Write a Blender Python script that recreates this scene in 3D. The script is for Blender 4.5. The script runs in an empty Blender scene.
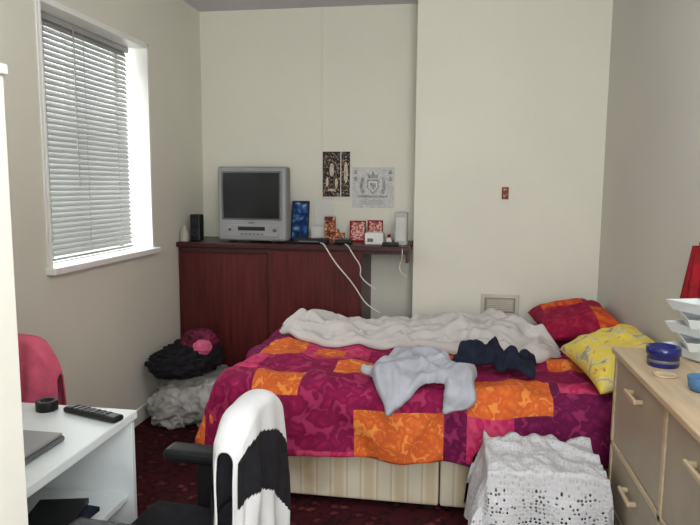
import bpy, bmesh, math, random
from mathutils import Vector, Matrix, noise
random.seed(4)
sc = bpy.context.scene
try:
    sc.view_settings.view_transform = 'Standard'
    sc.view_settings.look = 'None'
except Exception:
    pass

# ------------------------------------------------------------------ materials
def lin(c):
    r = []
    for v in c[:3]:
        v = v / 255.0
        r.append(v / 12.92 if v <= 0.04045 else ((v + 0.055) / 1.055) ** 2.4)
    return (r[0], r[1], r[2], 1.0)

def newmat(name):
    m = bpy.data.materials.new(name)
    m.use_nodes = True
    nt = m.node_tree
    b = nt.nodes['Principled BSDF']
    return m, nt, b

def ramp(nt, stops, interp='LINEAR'):
    r = nt.nodes.new('ShaderNodeValToRGB')
    r.color_ramp.interpolation = interp
    el = r.color_ramp.elements
    while len(el) < len(stops):
        el.new(0.5)
    for e, (p, c) in zip(el, stops):
        e.position = p
        e.color = c
    return r

def M(name, col, rough=0.6, var=0.06, scale=6, bump=0.0, bscale=60, metal=0.0, stretch=(1, 1, 1), spec=0.3, sheen=0.0):
    m, nt, b = newmat(name)
    c = lin(col)
    tc = nt.nodes.new('ShaderNodeTexCoord')
    mp = nt.nodes.new('ShaderNodeMapping')
    mp.inputs['Scale'].default_value = stretch
    nt.links.new(tc.outputs['Object'], mp.inputs['Vector'])
    n = nt.nodes.new('ShaderNodeTexNoise')
    n.inputs['Scale'].default_value = scale
    n.inputs['Detail'].default_value = 5
    nt.links.new(mp.outputs[0], n.inputs['Vector'])
    lo = tuple(max(0, v * (1 - var * 1.6)) for v in c[:3]) + (1,)
    hi = tuple(min(1, v * (1 + var * 1.6)) for v in c[:3]) + (1,)
    r = ramp(nt, [(0.3, lo), (0.7, hi)])
    nt.links.new(n.outputs['Fac'], r.inputs['Fac'])
    nt.links.new(r.outputs['Color'], b.inputs['Base Color'])
    b.inputs['Roughness'].default_value = rough
    b.inputs['Metallic'].default_value = metal
    b.inputs['Specular IOR Level'].default_value = spec
    if sheen:
        b.inputs['Sheen Weight'].default_value = sheen
    if bump > 0:
        n2 = nt.nodes.new('ShaderNodeTexNoise')
        n2.inputs['Scale'].default_value = bscale
        n2.inputs['Detail'].default_value = 4
        nt.links.new(mp.outputs[0], n2.inputs['Vector'])
        bp = nt.nodes.new('ShaderNodeBump')
        bp.inputs['Strength'].default_value = bump
        bp.inputs['Distance'].default_value = 0.01
        nt.links.new(n2.outputs['Fac'], bp.inputs['Height'])
        nt.links.new(bp.outputs[0], b.inputs['Normal'])
    return m

def Mvor(name, stops, scale=20, rough=0.8, coord='Object', distort=0.3, feature='F1', rand=1.0, bump=0.0):
    m, nt, b = newmat(name)
    tc = nt.nodes.new('ShaderNodeTexCoord')
    n = nt.nodes.new('ShaderNodeTexNoise')
    n.inputs['Scale'].default_value = scale * 0.6
    nt.links.new(tc.outputs[coord], n.inputs['Vector'])
    vm = nt.nodes.new('ShaderNodeVectorMath'); vm.operation = 'SCALE'
    vm.inputs['Scale'].default_value = distort / scale * 3
    nt.links.new(n.outputs['Color'], vm.inputs[0])
    va = nt.nodes.new('ShaderNodeVectorMath'); va.operation = 'ADD'
    nt.links.new(tc.outputs[coord], va.inputs[0])
    nt.links.new(vm.outputs[0], va.inputs[1])
    v = nt.nodes.new('ShaderNodeTexVoronoi')
    v.feature = feature
    v.inputs['Scale'].default_value = scale
    v.inputs['Randomness'].default_value = rand
    nt.links.new(va.outputs[0], v.inputs['Vector'])
    r = ramp(nt, stops)
    nt.links.new(v.outputs['Distance'], r.inputs['Fac'])
    nt.links.new(r.outputs[0], b.inputs['Base Color'])
    b.inputs['Roughness'].default_value = rough
    b.inputs['Specular IOR Level'].default_value = 0.2
    if bump:
        bp = nt.nodes.new('ShaderNodeBump')
        bp.inputs['Strength'].default_value = bump
        bp.inputs['Distance'].default_value = 0.01
        nt.links.new(v.outputs['Distance'], bp.inputs['Height'])
        nt.links.new(bp.outputs[0], b.inputs['Normal'])
    return m

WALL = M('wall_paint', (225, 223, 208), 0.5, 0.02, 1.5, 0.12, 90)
WALL_SHADED = M('wall_paint_right_shaded', (212, 210, 200), 0.5, 0.02, 1.5, 0.12, 90)  # same wall paint darkened: the right wall's shade is put into the colour
CEIL = M('ceiling_paint', (206, 205, 210), 0.8, 0.02, 2)
WHITE = M('white_gloss_paint', (236, 236, 230), 0.35, 0.02, 4)
LAMINATE = M('white_laminate', (220, 226, 226), 0.35, 0.02, 5)
CREAM = M('cream_laminate', (234, 233, 222), 0.4, 0.02, 5)
MAHOG = M('mahogany_veneer', (80, 30, 28), 0.4, 0.22, 5, 0.0, stretch=(9, 9, 0.6), spec=0.3)
MAHOGD = M('mahogany_dark', (58, 22, 20), 0.35, 0.2, 5, stretch=(1, 9, 9), spec=0.4)
BIRCH = M('birch_wood', (188, 168, 138), 0.4, 0.1, 4, stretch=(8, 1, 8))
BIRCHT = M('birch_top', (186, 165, 134), 0.35, 0.08, 4, stretch=(10, 1, 10))
DRAWERM = M('drawer_panel', (160, 148, 128), 0.45, 0.05, 6)
BLACKP = M('black_plastic', (26, 26, 28), 0.4, 0.15, 10)
BLACKF = M('black_fabric', (24, 23, 28), 0.9, 0.3, 30, 0.3, 300)
SILVER = M('silver_plastic', (142, 142, 142), 0.4, 0.03, 8, metal=0.1)
SILVERD = M('silver_dark', (100, 102, 104), 0.4, 0.05, 8, metal=0.2)
SCREEN = M('crt_glass', (20, 22, 23), 0.3, 0.05, 3, spec=0.35)
GREYC = M('grey_white_cotton', (196, 191, 187), 0.95, 0.05, 9, 0.25, 250)
SHIRTM = M('tshirt_cotton', (174, 176, 184), 0.95, 0.08, 12, 0.3, 250)
NAVY = M('navy_fabric', (24, 28, 46), 0.9, 0.3, 14, 0.3, 250)
PINK = M('pink_fleece', (212, 96, 122), 0.95, 0.12, 12, 0.4, 200)
JACKW = M('white_jacket_fabric', (212, 212, 213), 0.8, 0.04, 8, 0.2, 200)
BAGM = M('grey_bag_plastic', (166, 166, 162), 0.6, 0.2, 8, 0.3, 60)
CHROME = M('metal', (150, 150, 150), 0.3, 0.05, 8, metal=0.9)
CABLE = M('cable_white', (215, 212, 200), 0.5)
BLUE = M('blue_ceramic', (14, 24, 96), 0.2, 0.1, 12, spec=0.6)
REDM = M('red_fabric', (140, 20, 32), 0.9, 0.25, 20, 0.3, 200)
MATTR = M('mattress_fabric', (214, 205, 188), 0.85, 0.05, 8)
PAPER = M('paper', (220, 218, 212), 0.7, 0.03, 9)

def divanmat():
    m, nt, b = newmat('divan_striped_fabric')
    tc = nt.nodes.new('ShaderNodeTexCoord')
    w = nt.nodes.new('ShaderNodeTexWave'); w.wave_type = 'BANDS'; w.bands_direction = 'X'
    w.inputs['Scale'].default_value = 2.2; w.inputs['Distortion'].default_value = 0.15
    nt.links.new(tc.outputs['Object'], w.inputs['Vector'])
    n = nt.nodes.new('ShaderNodeTexNoise'); n.inputs['Scale'].default_value = 3.5; n.inputs['Detail'].default_value = 6
    nt.links.new(tc.outputs['Object'], n.inputs['Vector'])
    r = ramp(nt, [(0.25, lin((206, 196, 176))), (0.45, lin((190, 170, 138))), (0.6, lin((212, 202, 184))), (0.9, lin((196, 180, 150)))])
    nt.links.new(w.outputs['Fac'], r.inputs['Fac'])
    r2 = ramp(nt, [(0.35, lin((205, 190, 165))), (0.55, (1, 1, 1, 1))])
    nt.links.new(n.outputs['Fac'], r2.inputs['Fac'])
    mx = nt.nodes.new('ShaderNodeMixRGB'); mx.blend_type = 'MULTIPLY'; mx.inputs[0].default_value = 0.7
    nt.links.new(r.outputs[0], mx.inputs[1]); nt.links.new(r2.outputs[0], mx.inputs[2])
    nt.links.new(mx.outputs[0], b.inputs['Base Color'])
    b.inputs['Roughness'].default_value = 0.85
    return m
DIVAN = divanmat()

def carpet():
    m, nt, b = newmat('carpet_red')
    tc = nt.nodes.new('ShaderNodeTexCoord')
    v = nt.nodes.new('ShaderNodeTexVoronoi'); v.inputs['Scale'].default_value = 14
    n = nt.nodes.new('ShaderNodeTexNoise'); n.inputs['Scale'].default_value = 26; n.inputs['Detail'].default_value = 6
    nt.links.new(tc.outputs['Object'], v.inputs['Vector'])
    nt.links.new(tc.outputs['Object'], n.inputs['Vector'])
    r = ramp(nt, [(0.0, lin((112, 60, 60))), (0.25, lin((76, 26, 32))), (0.45, lin((36, 22, 24))), (0.6, lin((68, 26, 32)))])
    mx = nt.nodes.new('ShaderNodeMath'); mx.operation = 'ADD'
    ms = nt.nodes.new('ShaderNodeMath'); ms.operation = 'MULTIPLY_ADD'
    ms.inputs[1].default_value = 1.2; ms.inputs[2].default_value = -0.6
    nt.links.new(n.outputs['Fac'], ms.inputs[0])
    nt.links.new(v.outputs['Distance'], mx.inputs[0]); nt.links.new(ms.outputs[0], mx.inputs[1])
    nt.links.new(mx.outputs[0], r.inputs['Fac'])
    nt.links.new(r.outputs[0], b.inputs['Base Color'])
    b.inputs['Roughness'].default_value = 0.95
    b.inputs['Specular IOR Level'].default_value = 0.1
    return m
CARPET = carpet()

DMAG = Mvor('duvet_magenta', [(0.0, lin((190, 70, 108))), (0.12, lin((158, 32, 82))), (0.36, lin((138, 22, 70))), (0.6, lin((120, 18, 64))), (0.75, lin((166, 48, 92)))], 15, 0.85, 'UV', 1.0)
DPUR = Mvor('duvet_plum', [(0.0, lin((170, 64, 108))), (0.12, lin((124, 30, 78))), (0.4, lin((106, 20, 68))), (0.6, lin((94, 18, 62))), (0.75, lin((142, 42, 88)))], 17, 0.85, 'UV', 1.0)
DRED = Mvor('duvet_pink', [(0.0, lin((222, 110, 120))), (0.16, lin((192, 52, 96))), (0.4, lin((174, 34, 84))), (0.7, lin((200, 70, 106)))], 16, 0.85, 'UV', 1.0)
DORA = Mvor('duvet_orange', [(0.0, lin((238, 160, 84))), (0.16, lin((220, 116, 52))), (0.4, lin((210, 100, 46))), (0.6, lin((200, 90, 46))), (0.75, lin((230, 140, 66)))], 22, 0.85, 'UV', 1.0)
YEL = Mvor('yellow_floral', [(0.0, lin((206, 60, 60))), (0.10, lin((222, 150, 90))), (0.18, lin((236, 214, 96))), (0.5, lin((232, 206, 84))), (0.66, lin((222, 208, 150))), (0.85, lin((160, 150, 120)))], 15, 0.85, 'Object', 0.8)

# ------------------------------------------------------------------ mesh helpers
def link(ob):
    sc.collection.objects.link(ob); return ob

def bmo(name, bm, mats, smooth=False):
    me = bpy.data.meshes.new(name)
    bmesh.ops.recalc_face_normals(bm, faces=bm.faces[:])
    if smooth:
        for f in bm.faces: f.smooth = True
    bm.to_mesh(me); bm.free()
    if not isinstance(mats, (list, tuple)): mats = [mats]
    for m in mats: me.materials.append(m)
    return link(bpy.data.objects.new(name, me))

def merge(bm, b2, mi=0):
    vm = {}
    for v in b2.verts: vm[v] = bm.verts.new(v.co)
    for f in b2.faces:
        try:
            nf = bm.faces.new([vm[v] for v in f.verts])
            nf.material_index = mi; nf.smooth = f.smooth
        except ValueError:
            pass
    b2.free()

def addbox(bm, lo, hi, bev=0.0, mi=0, rot=None, seg=2):
    b2 = bmesh.new()
    bmesh.ops.create_cube(b2, size=1)
    c = [(lo[i] + hi[i]) / 2 for i in range(3)]
    s = [abs(hi[i] - lo[i]) for i in range(3)]
    for v in b2.verts:
        v.co = Vector((v.co.x * s[0], v.co.y * s[1], v.co.z * s[2]))
    if bev > 0:
        bmesh.ops.bevel(b2, geom=b2.edges[:], offset=min(bev, min(s) * 0.45), segments=seg, affect='EDGES', profile=0.5)
    T = Matrix.Translation(c)
    if rot is not None: T = T @ rot
    for v in b2.verts: v.co = T @ v.co
    merge(bm, b2, mi)

def box(name, lo, hi, mat, bev=0.0, rot=None, seg=2):
    bm = bmesh.new(); addbox(bm, lo, hi, bev, 0, rot, seg)
    return bmo(name, bm, mat)

def boxes(name, lst, mats):
    bm = bmesh.new()
    for it in lst:
        lo, hi = it[0], it[1]
        addbox(bm, lo, hi, it[2] if len(it) > 2 else 0, it[3] if len(it) > 3 else 0, it[4] if len(it) > 4 else None)
    return bmo(name, bm, mats)

def addlathe(bm, prof, c=(0, 0, 0), seg=32, mi=0, mat4=None):
    rings = []
    T = Matrix.Translation(c)
    if mat4 is not None: T = T @ mat4
    for r, z in prof:
        if r < 1e-5:
            rings.append([bm.verts.new(T @ Vector((0, 0, z)))])
        else:
            rings.append([bm.verts.new(T @ Vector((r * math.cos(2 * math.pi * i / seg), r * math.sin(2 * math.pi * i / seg), z))) for i in range(seg)])
    for a, b in zip(rings[:-1], rings[1:]):
        for i in range(seg):
            j = (i + 1) % seg
            if len(a) == 1 and len(b) == 1: continue
            if len(a) == 1: f = bm.faces.new([a[0], b[i], b[j]])
            elif len(b) == 1: f = bm.faces.new([a[i], a[j], b[0]])
            else: f = bm.faces.new([a[i], a[j], b[j], b[i]])
            f.smooth = True; f.material_index = mi

def lathe(name, prof, c, mat, seg=32, mat4=None):
    bm = bmesh.new(); addlathe(bm, prof, c, seg, 0, mat4)
    return bmo(name, bm, mat)

def tube(name, pts, r, mat, cyc=False):
    cu = bpy.data.curves.new(name, 'CURVE'); cu.dimensions = '3D'
    sp = cu.splines.new('NURBS'); sp.points.add(len(pts) - 1)
    for p, q in zip(sp.points, pts): p.co = (q[0], q[1], q[2], 1)
    sp.use_endpoint_u = True; sp.order_u = 3; sp.resolution_u = 8
    cu.bevel_depth = r; cu.bevel_resolution = 3; cu.use_fill_caps = True
    ob = link(bpy.data.objects.new(name + '_tmp', cu))
    dg = bpy.context.evaluated_depsgraph_get()
    me = bpy.data.meshes.new_from_object(ob.evaluated_get(dg))
    bpy.data.objects.remove(ob)
    me.materials.clear(); me.materials.append(mat)
    for p in me.polygons: p.use_smooth = True
    return link(bpy.data.objects.new(name, me))

def group(name, parts, loc=(0, 0, 0), rz=0.0):
    e = bpy.data.objects.new(name, None)
    e.empty_display_size = 0.1
    link(e)
    e.location = loc; e.rotation_euler = (0, 0, rz)
    for p in parts: p.parent = e
    return e

def fbm(x, y, z=0, o=3):
    return noise.fractal(Vector((x, y, z)), 1.0, 2.0, o)
def sstep(x):
    x = max(0, min(1, x)); return x * x * (3 - 2 * x)
def ridge(x, y, z, k=1.6):
    n = noise.noise(Vector((x, y, z)))
    return math.exp(-(n * k * 3) ** 2)

# ------------------------------------------------------------------ room
XL, XR, YB, YC, ZC = -1.935, 0.96, 4.75, 4.40, 2.80
YF = -1.3
WY0, WY1, WZ0, WZ1 = 2.80, 3.87, 1.09, 2.36
box('floor', (XL - 0.25, YF - 0.1, -0.1), (XR + 0.15, YB + 0.15, 0), CARPET)
box('ceiling', (XL - 0.25, YF - 0.1, ZC), (XR + 0.15, YB + 0.15, ZC + 0.1), CEIL)
XO = XL - 0.25
boxes('wall_left', [((XO, YF, 0), (XL, WY0, ZC)), ((XO, WY1, 0), (XL, YB, ZC)),
                    ((XO, WY0, 0), (XL, WY1, WZ0)), ((XO, WY0, WZ1), (XL, WY1, ZC))], WALL)
box('wall_back', (XO, YB, 0), (-0.27, YB + 0.15, ZC), WALL)
box('wall_chimney_breast', (-0.27, YC, 0), (XR + 0.15, YB + 0.15, ZC), WALL, 0.004)
box('wall_right', (XR, YF, 0), (XR + 0.15, YC, ZC), WALL_SHADED)
box('wall_front', (XO, YF - 0.1, 0), (XR + 0.15, YF, ZC), WALL)
box('trim_1', (-1.0, YB - 0.010, 1.1), (-0.985, YB, ZC), WALL, 0.002)
box('baseboard_left', (XL, 1.2, 0), (XL + 0.015, 4.2, 0.1), WHITE, 0.004)
box('baseboard_right', (XR - 0.015, YF, 0), (XR, 1.3, 0.1), WHITE, 0.004)

# window
wx = XL - 0.2
fr = boxes('frame', [((wx - 0.04, WY0, WZ0), (wx, WY0 + 0.05, WZ1), 0.004), ((wx - 0.04, WY1 - 0.05, WZ0), (wx, WY1, WZ1), 0.004),
                     ((wx - 0.04, WY0, WZ0), (wx, WY1, WZ0 + 0.05), 0.004), ((wx - 0.04, WY0, WZ1 - 0.05), (wx, WY1, WZ1), 0.004),
                     ((wx - 0.03, (WY0 + WY1) / 2 - 0.025, WZ0), (wx - 0.002, (WY0 + WY1) / 2 + 0.025, WZ1), 0.004)], WHITE)
gm, nt, b = newmat('window_glass')
tr = nt.nodes.new('ShaderNodeBsdfTransparent'); gl = nt.nodes.new('ShaderNodeBsdfGlossy'); gl.inputs['Roughness'].default_value = 0.05
mx = nt.nodes.new('ShaderNodeMixShader'); mx.inputs[0].default_value = 0.06
nt.links.new(tr.outputs[0], mx.inputs[1]); nt.links.new(gl.outputs[0], mx.inputs[2])
nt.links.new(mx.outputs[0], nt.nodes['Material Output'].inputs['Surface'])
gp = box('glass', (wx - 0.022, WY0 + 0.04, WZ0 + 0.04), (wx - 0.018, WY1 - 0.04, WZ1 - 0.04), gm)
sill = box('sill', (wx, WY0 - 0.03, WZ0 - 0.03), (XL + 0.05, WY1 + 0.03, WZ0 + 0.005), WHITE, 0.006)
arch = boxes('architrave', [((XL - 0.19, WY0, WZ0), (XL + 0.012, WY0 + 0.012, WZ1 - 0.01), 0.002), ((XL - 0.19, WY1 - 0.012, WZ0), (XL + 0.012, WY1, WZ1 - 0.01), 0.002),
                            ((XL - 0.19, WY0, WZ1 - 0.012), (XL + 0.012, WY1, WZ1), 0.002),
                            ((XL, WY0 - 0.02, WZ0), (XL + 0.008, WY0, WZ1 + 0.02), 0.003), ((XL, WY1, WZ0), (XL + 0.008, WY1 + 0.02, WZ1 + 0.02), 0.003),
                            ((XL, WY0 - 0.02, WZ1), (XL + 0.008, WY1 + 0.02, WZ1 + 0.02), 0.003)], WHITE)
group('window_1', [fr, gp, sill, arch])

SLAT = M('blind_slat', (160, 161, 158), 0.5, 0.02, 5)
bm = bmesh.new()
bx = XL - 0.115
n = 42
z0, z1 = WZ0 + 0.05, WZ1 - 0.06
for i in range(n):
    z = z0 + (z1 - z0) * i / (n - 1)
    tilt = math.radians(62 - 9 * sstep((1.75 - z) / 0.5))
    R = Matrix.Rotation(tilt, 4, 'Y')
    addbox(bm, (bx - 0.0168, WY0 + 0.03, z - 0.0006), (bx + 0.0168, WY1 - 0.05, z + 0.0006), 0, 0, R)
addbox(bm, (bx - 0.02, WY0 + 0.025, WZ1 - 0.045), (bx + 0.02, WY1 - 0.045, WZ1 - 0.014), 0.003, 0)
addbox(bm, (bx - 0.014, WY0 + 0.03, WZ0 + 0.012), (bx + 0.014, WY1 - 0.05, WZ0 + 0.026), 0.003, 0)
for yy in (WY0 + 0.18, WY1 - 0.2, (WY0 + WY1) / 2):
    addbox(bm, (bx + 0.012, yy, WZ0 + 0.02), (bx + 0.014, yy + 0.004, WZ1 - 0.03), 0, 0)
addbox(bm, (bx + 0.024, WY0 + 0.42, WZ0 + 0.4), (bx + 0.03, WY0 + 0.426, WZ1 - 0.03), 0.001, 0)
bmo('venetian_blind', bm, SLAT)

# ------------------------------------------------------------------ mahogany cupboard / counter
CT = 1.10
parts = [
    box('counter_top', (-1.93, 4.22, CT - 0.035), (-0.285, 4.745, CT), MAHOGD, 0.004),
    box('fascia', (-1.92, 4.245, CT - 0.07), (-0.62, 4.26, CT - 0.034), MAHOGD, 0.002),
    box('door_1', (-1.92, 4.268, 0.07), (-1.25, 4.280, CT - 0.05), MAHOG, 0.002),
    box('door_2', (-1.262, 4.240, 0.07), (-0.62, 4.256, CT - 0.05), MAHOG, 0.002),
    box('door_edge', (-1.272, 4.238, 0.07), (-1.262, 4.262, CT - 0.05), MAHOGD, 0.001),
    box('plinth', (-1.92, 4.27, 0.0), (-0.62, 4.29, 0.08), MAHOGD),
    box('side_left', (-1.93, 4.26, 0), (-1.91, 4.74, CT - 0.035), MAHOG),
    box('side_right', (-0.625, 4.242, 0), (-0.605, 4.74, CT - 0.035), MAHOG, 0.002),
    box('back_panel', (-1.93, 4.735, 0), (-0.61, 4.745, CT - 0.035), MAHOG),
    box('rail', (-0.61, 4.24, CT - 0.055), (-0.29, 4.255, CT - 0.034), MAHOGD),
    box('bracket', (-0.31, 4.24, CT - 0.11), (-0.29, 4.39, CT - 0.034), MAHOGD),
]
group('mahogany_cupboard', parts)

# CRT television
bm = bmesh.new()
def frust(bm, f, bk, mi=0, bev=0.012):
    b2 = bmesh.new()
    vs = []
    for (x0, x1, za, zb, y) in (f, bk):
        vs.append([b2.verts.new((x0, y, za)), b2.verts.new((x1, y, za)), b2.verts.new((x1, y, zb)), b2.verts.new((x0, y, zb))])
    b2.faces.new(vs[0]); b2.faces.new(vs[1][::-1])
    for i in range(4):
        j = (i + 1) % 4
        b2.faces.new([vs[0][i], vs[1][i], vs[1][j], vs[0][j]])
    bmesh.ops.recalc_face_normals(b2, faces=b2.faces[:])
    if bev: bmesh.ops.bevel(b2, geom=b2.edges[:], offset=bev, segments=3, affect='EDGES', profile=0.5)
    merge(bm, b2, mi)
W = 0.255
addbox(bm, (-W, 0.0, 0.012), (W, 0.11, 0.53), 0.02, 0, None, 3)
frust(bm, (-W + 0.02, W - 0.02, 0.03, 0.515, 0.10), (-0.15, 0.15, 0.06, 0.42, 0.38), 1)
addbox(bm, (-W + 0.03, -0.004, 0.155), (W - 0.03, 0.02, 0.50), 0.01, 1)
N = 16
g = [[None] * (N + 1) for _ in range(N + 1)]
for i in range(N + 1):
    for j in range(N + 1):
        u = -1 + 2 * i / N; v = -1 + 2 * j / N
        g[i][j] = bm.verts.new((u * 0.205, -0.006 - 0.014 * (1 - u * u * 0.5 - v * v * 0.5), 0.328 + v * 0.157))
for i in range(N):
    for j in range(N):
        f = bm.faces.new([g[i][j], g[i + 1][j], g[i + 1][j + 1], g[i][j + 1]]); f.material_index = 2; f.smooth = True
addbox(bm, (-0.2, -0.006, 0.04), (0.2, 0.01, 0.125), 0.006, 0)
addbox(bm, (-0.10, -0.009, 0.085), (0.10, 0.0, 0.112), 0.002, 3)
addbox(bm, (-0.02, -0.009, 0.135), (0.02, 0.0, 0.145), 0.001, 1)
for k in range(6):
    addbox(bm, (-0.08 + k * 0.03, -0.010, 0.055), (-0.062 + k * 0.03, 0, 0.066), 0.002, 1)
addlathe(bm, [(0, 0.012), (0.012, 0.01), (0.013, 0)], (0.17, -0.004, 0.09), 16, 1, Matrix.Rotation(math.pi / 2, 4, 'X'))
addlathe(bm, [(0, 0.012), (0.009, 0.01), (0.01, 0)], (-0.16, -0.004, 0.09), 16, 1, Matrix.Rotation(math.pi / 2, 4, 'X'))
for sx in (-0.18, 0.14):
    addbox(bm, (sx, 0.02, 0), (sx + 0.04, 0.08, 0.014), 0.002, 3)
addbox(bm, (-0.12, 0.25, 0), (0.12, 0.32, 0.062), 0.002, 3)
tv = bmo('crt_television', bm, [SILVER, SILVERD, SCREEN, BLACKP])
tv.location = (-1.395, 4.29, CT + 0.001); tv.rotation_euler = (0, 0, math.radians(-3))

# speaker
bm = bmesh.new()
addbox(bm, (-1.875, 4.34, CT), (-1.80, 4.42, CT + 0.19), 0.008, 0)
for (zz, rr) in ((CT + 0.06, 0.027), (CT + 0.14, 0.018)):
    addlathe(bm, [(rr, 0), (rr, 0.006), (rr * 0.8, 0.004), (rr * 0.3, -0.002), (0, 0.003)], (-1.837, 4.342, zz), 20, 1, Matrix.Rotation(math.pi / 2, 4, 'X'))
bmo('desktop_speaker', bm, [BLACKP, M('speaker_cone', (52, 52, 54), 0.5)])
bm = bmesh.new()
addlathe(bm, [(0, 0), (0.03, 0), (0.032, 0.01), (0.03, 0.07), (0.014, 0.09), (0.014, 0.115), (0, 0.118)], (-1.89, 4.28, CT), 20)
bmo('lotion_bottle', bm, [M('bottle_plastic', (170, 164, 152), 0.4)])

def panelmat(name, stops, scale, distort=0.8):
    return Mvor(name, stops, scale, 0.45, 'Object', distort)
PBLUE = panelmat('blue_photo_print', [(0, lin((220, 210, 190))), (0.25, lin((60, 110, 170))), (0.5, lin((22, 54, 110))), (0.8, lin((20, 30, 50)))], 14)
PDARK = panelmat('dark_poster_print', [(0, lin((236, 226, 196))), (0.22, lin((186, 158, 126))), (0.38, lin((92, 76, 68))), (0.6, lin((34, 30, 36)))], 60, 1.8)
PRED = panelmat('red_card_print', [(0, lin((236, 224, 210))), (0.35, lin((216, 176, 164))), (0.55, lin((180, 90, 86))), (0.8, lin((140, 50, 54)))], 50)
PORA = panelmat('packet_print', [(0, lin((236, 216, 180))), (0.3, lin((190, 136, 92))), (0.55, lin((132, 66, 50))), (0.8, lin((60, 30, 26)))], 44)
PCREST = Mvor('crest_line_print', [(0, lin((176, 176, 176))), (0.05, lin((196, 196, 194))), (0.10, lin((212, 210, 206))), (1, lin((216, 214, 210)))], 40, 0.6, 'Object', 0.9, 'DISTANCE_TO_EDGE')

def leaning(name, x0, x1, yb, z0, h, lean, mat, th=0.004, frame=None):
    bm = bmesh.new()
    w = x1 - x0
    addbox(bm, (-w / 2, -th / 2, 0), (w / 2, th / 2, h), 0.001, 0)
    if frame:
        t = 0.008
        for lo, hi in (((-w / 2 - t, -th - .004, -0.0), (-w / 2, th, h + t)), ((w / 2, -th - .004, 0), (w / 2 + t, th, h + t)),
                       ((-w / 2, -th - .004, h), (w / 2, th, h + t)), ((-w / 2, -th - .004, 0), (w / 2, th, t))):
            addbox(bm, lo, hi, 0.001, 1)
    ob = bmo(name, bm, [mat, frame or mat])
    ob.location = ((x0 + x1) / 2, yb, z0); ob.rotation_euler = (-lean, 0, 0)
    return ob
leaning('picture_frame', -1.185, -1.07, 4.60, CT + 0.003, 0.28, 0.2, PBLUE, 0.008, BLACKP)
leaning('greeting_card', -1.04, -0.90, 4.73, CT + 0.02, 0.27, 0.0, PAPER)
box('tissue_box', (-1.04, 4.60, CT), (-0.93, 4.70, CT + 0.105), PAPER, 0.004)
boxes('sweet_packet', [((-0.92, 4.50, CT), (-0.84, 4.54, CT + 0.18), 0.006)], PORA)
boxes('snack_packet', [((-0.87, 4.42, CT), (-0.76, 4.47, CT + 0.07), 0.006), ((-0.86, 4.425, CT + 0.07), (-0.80, 4.465, CT + 0.095), 0.006)], PORA)
leaning('framed_card', -0.735, -0.635, 4.56, CT + 0.003, 0.14, 0.15, PRED, 0.006, REDM)
leaning('framed_card.001', -0.605, -0.51, 4.56, CT + 0.003, 0.145, 0.15, PRED, 0.006, REDM)
bm = bmesh.new()
addbox(bm, (-0.60, 4.32, CT), (-0.47, 4.42, CT + 0.085), 0.012, 0)
addbox(bm, (-0.58, 4.315, CT + 0.02), (-0.54, 4.33, CT + 0.045), 0.003, 1)
bmo('plug_adaptor_box', bm, [PAPER, SILVERD])
bm = bmesh.new()
addbox(bm, (-0.395, 4.33, CT), (-0.31, 4.43, CT + 0.225), 0.006, 0)
addbox(bm, (-0.385, 4.327, CT + 0.03), (-0.32, 4.333, CT + 0.19), 0.002, 1)
bmo('white_box', bm, [M('box_grey', (170, 172, 166), 0.5), M('box_label', (196, 196, 190), 0.5)])
bm = bmesh.new()
addbox(bm, (-0.455, 4.34, CT), (-0.415, 4.39, CT + 0.05), 0.01, 0)
addlathe(bm, [(0.012, 0), (0.012, 0.02), (0, 0.02)], (-0.435, 4.365, CT + 0.05), 12, 1)
bmo('aftershave_bottle', bm, [PAPER, REDM])
bm = bmesh.new()
addbox(bm, (-1.10, 4.30, CT), (-0.86, 4.41, CT + 0.035), 0.008, 0)
addbox(bm, (-1.06, 4.296, CT + 0.012), (-0.92, 4.302, CT + 0.02), 0.001, 1)
bmo('game_console', bm, [BLACKP, SILVERD])
bm = bmesh.new()
addbox(bm, (-0.80, 4.27, CT + 0.004), (-0.69, 4.325, CT + 0.035), 0.012, 0, Matrix.Rotation(0.3, 4, 'Z'))
addbox(bm, (-0.81, 4.245, CT), (-0.785, 4.31, CT + 0.03), 0.012, 0)
addbox(bm, (-0.71, 4.26, CT), (-0.685, 4.33, CT + 0.03), 0.012, 0)
addlathe(bm, [(0.01, 0), (0.012, 0.012), (0, 0.014)], (-0.765, 4.29, CT + 0.034), 12, 1)
addlathe(bm, [(0.01, 0), (0.012, 0.012), (0, 0.014)], (-0.73, 4.30, CT + 0.034), 12, 1)
bmo('game_controller', bm, [BLACKP, SILVERD])
box('small_dark_case', (-0.47, 4.245, CT), (-0.36, 4.30, CT + 0.025), BLACKP, 0.006)
tube('power_cable', [(-0.90, 4.28, CT + 0.009), (-0.87, 4.225, CT + 0.012), (-0.85, 4.205, CT - 0.01), (-0.78, 4.20, CT - 0.12), (-0.66, 4.20, CT - 0.25), (-0.58, 4.20, CT - 0.38), (-0.52, 4.195, 0.68), (-0.47, 4.18, 0.655)], 0.0045, CABLE)
tube('power_cable.001', [(-0.72, 4.235, CT + 0.008), (-0.70, 4.215, CT + 0.008), (-0.66, 4.205, CT - 0.06), (-0.60, 4.205, CT - 0.14), (-0.62, 4.205, CT - 0.22), (-0.50, 4.21, CT - 0.29)], 0.004, CABLE)
tube('power_cable.002', [(-0.34, 4.30, CT + 0.01), (-0.33, 4.215, CT + 0.005), (-0.33, 4.205, CT - 0.08), (-0.36, 4.21, CT - 0.16), (-0.30, 4.22, CT - 0.2)], 0.003, CABLE)

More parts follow.
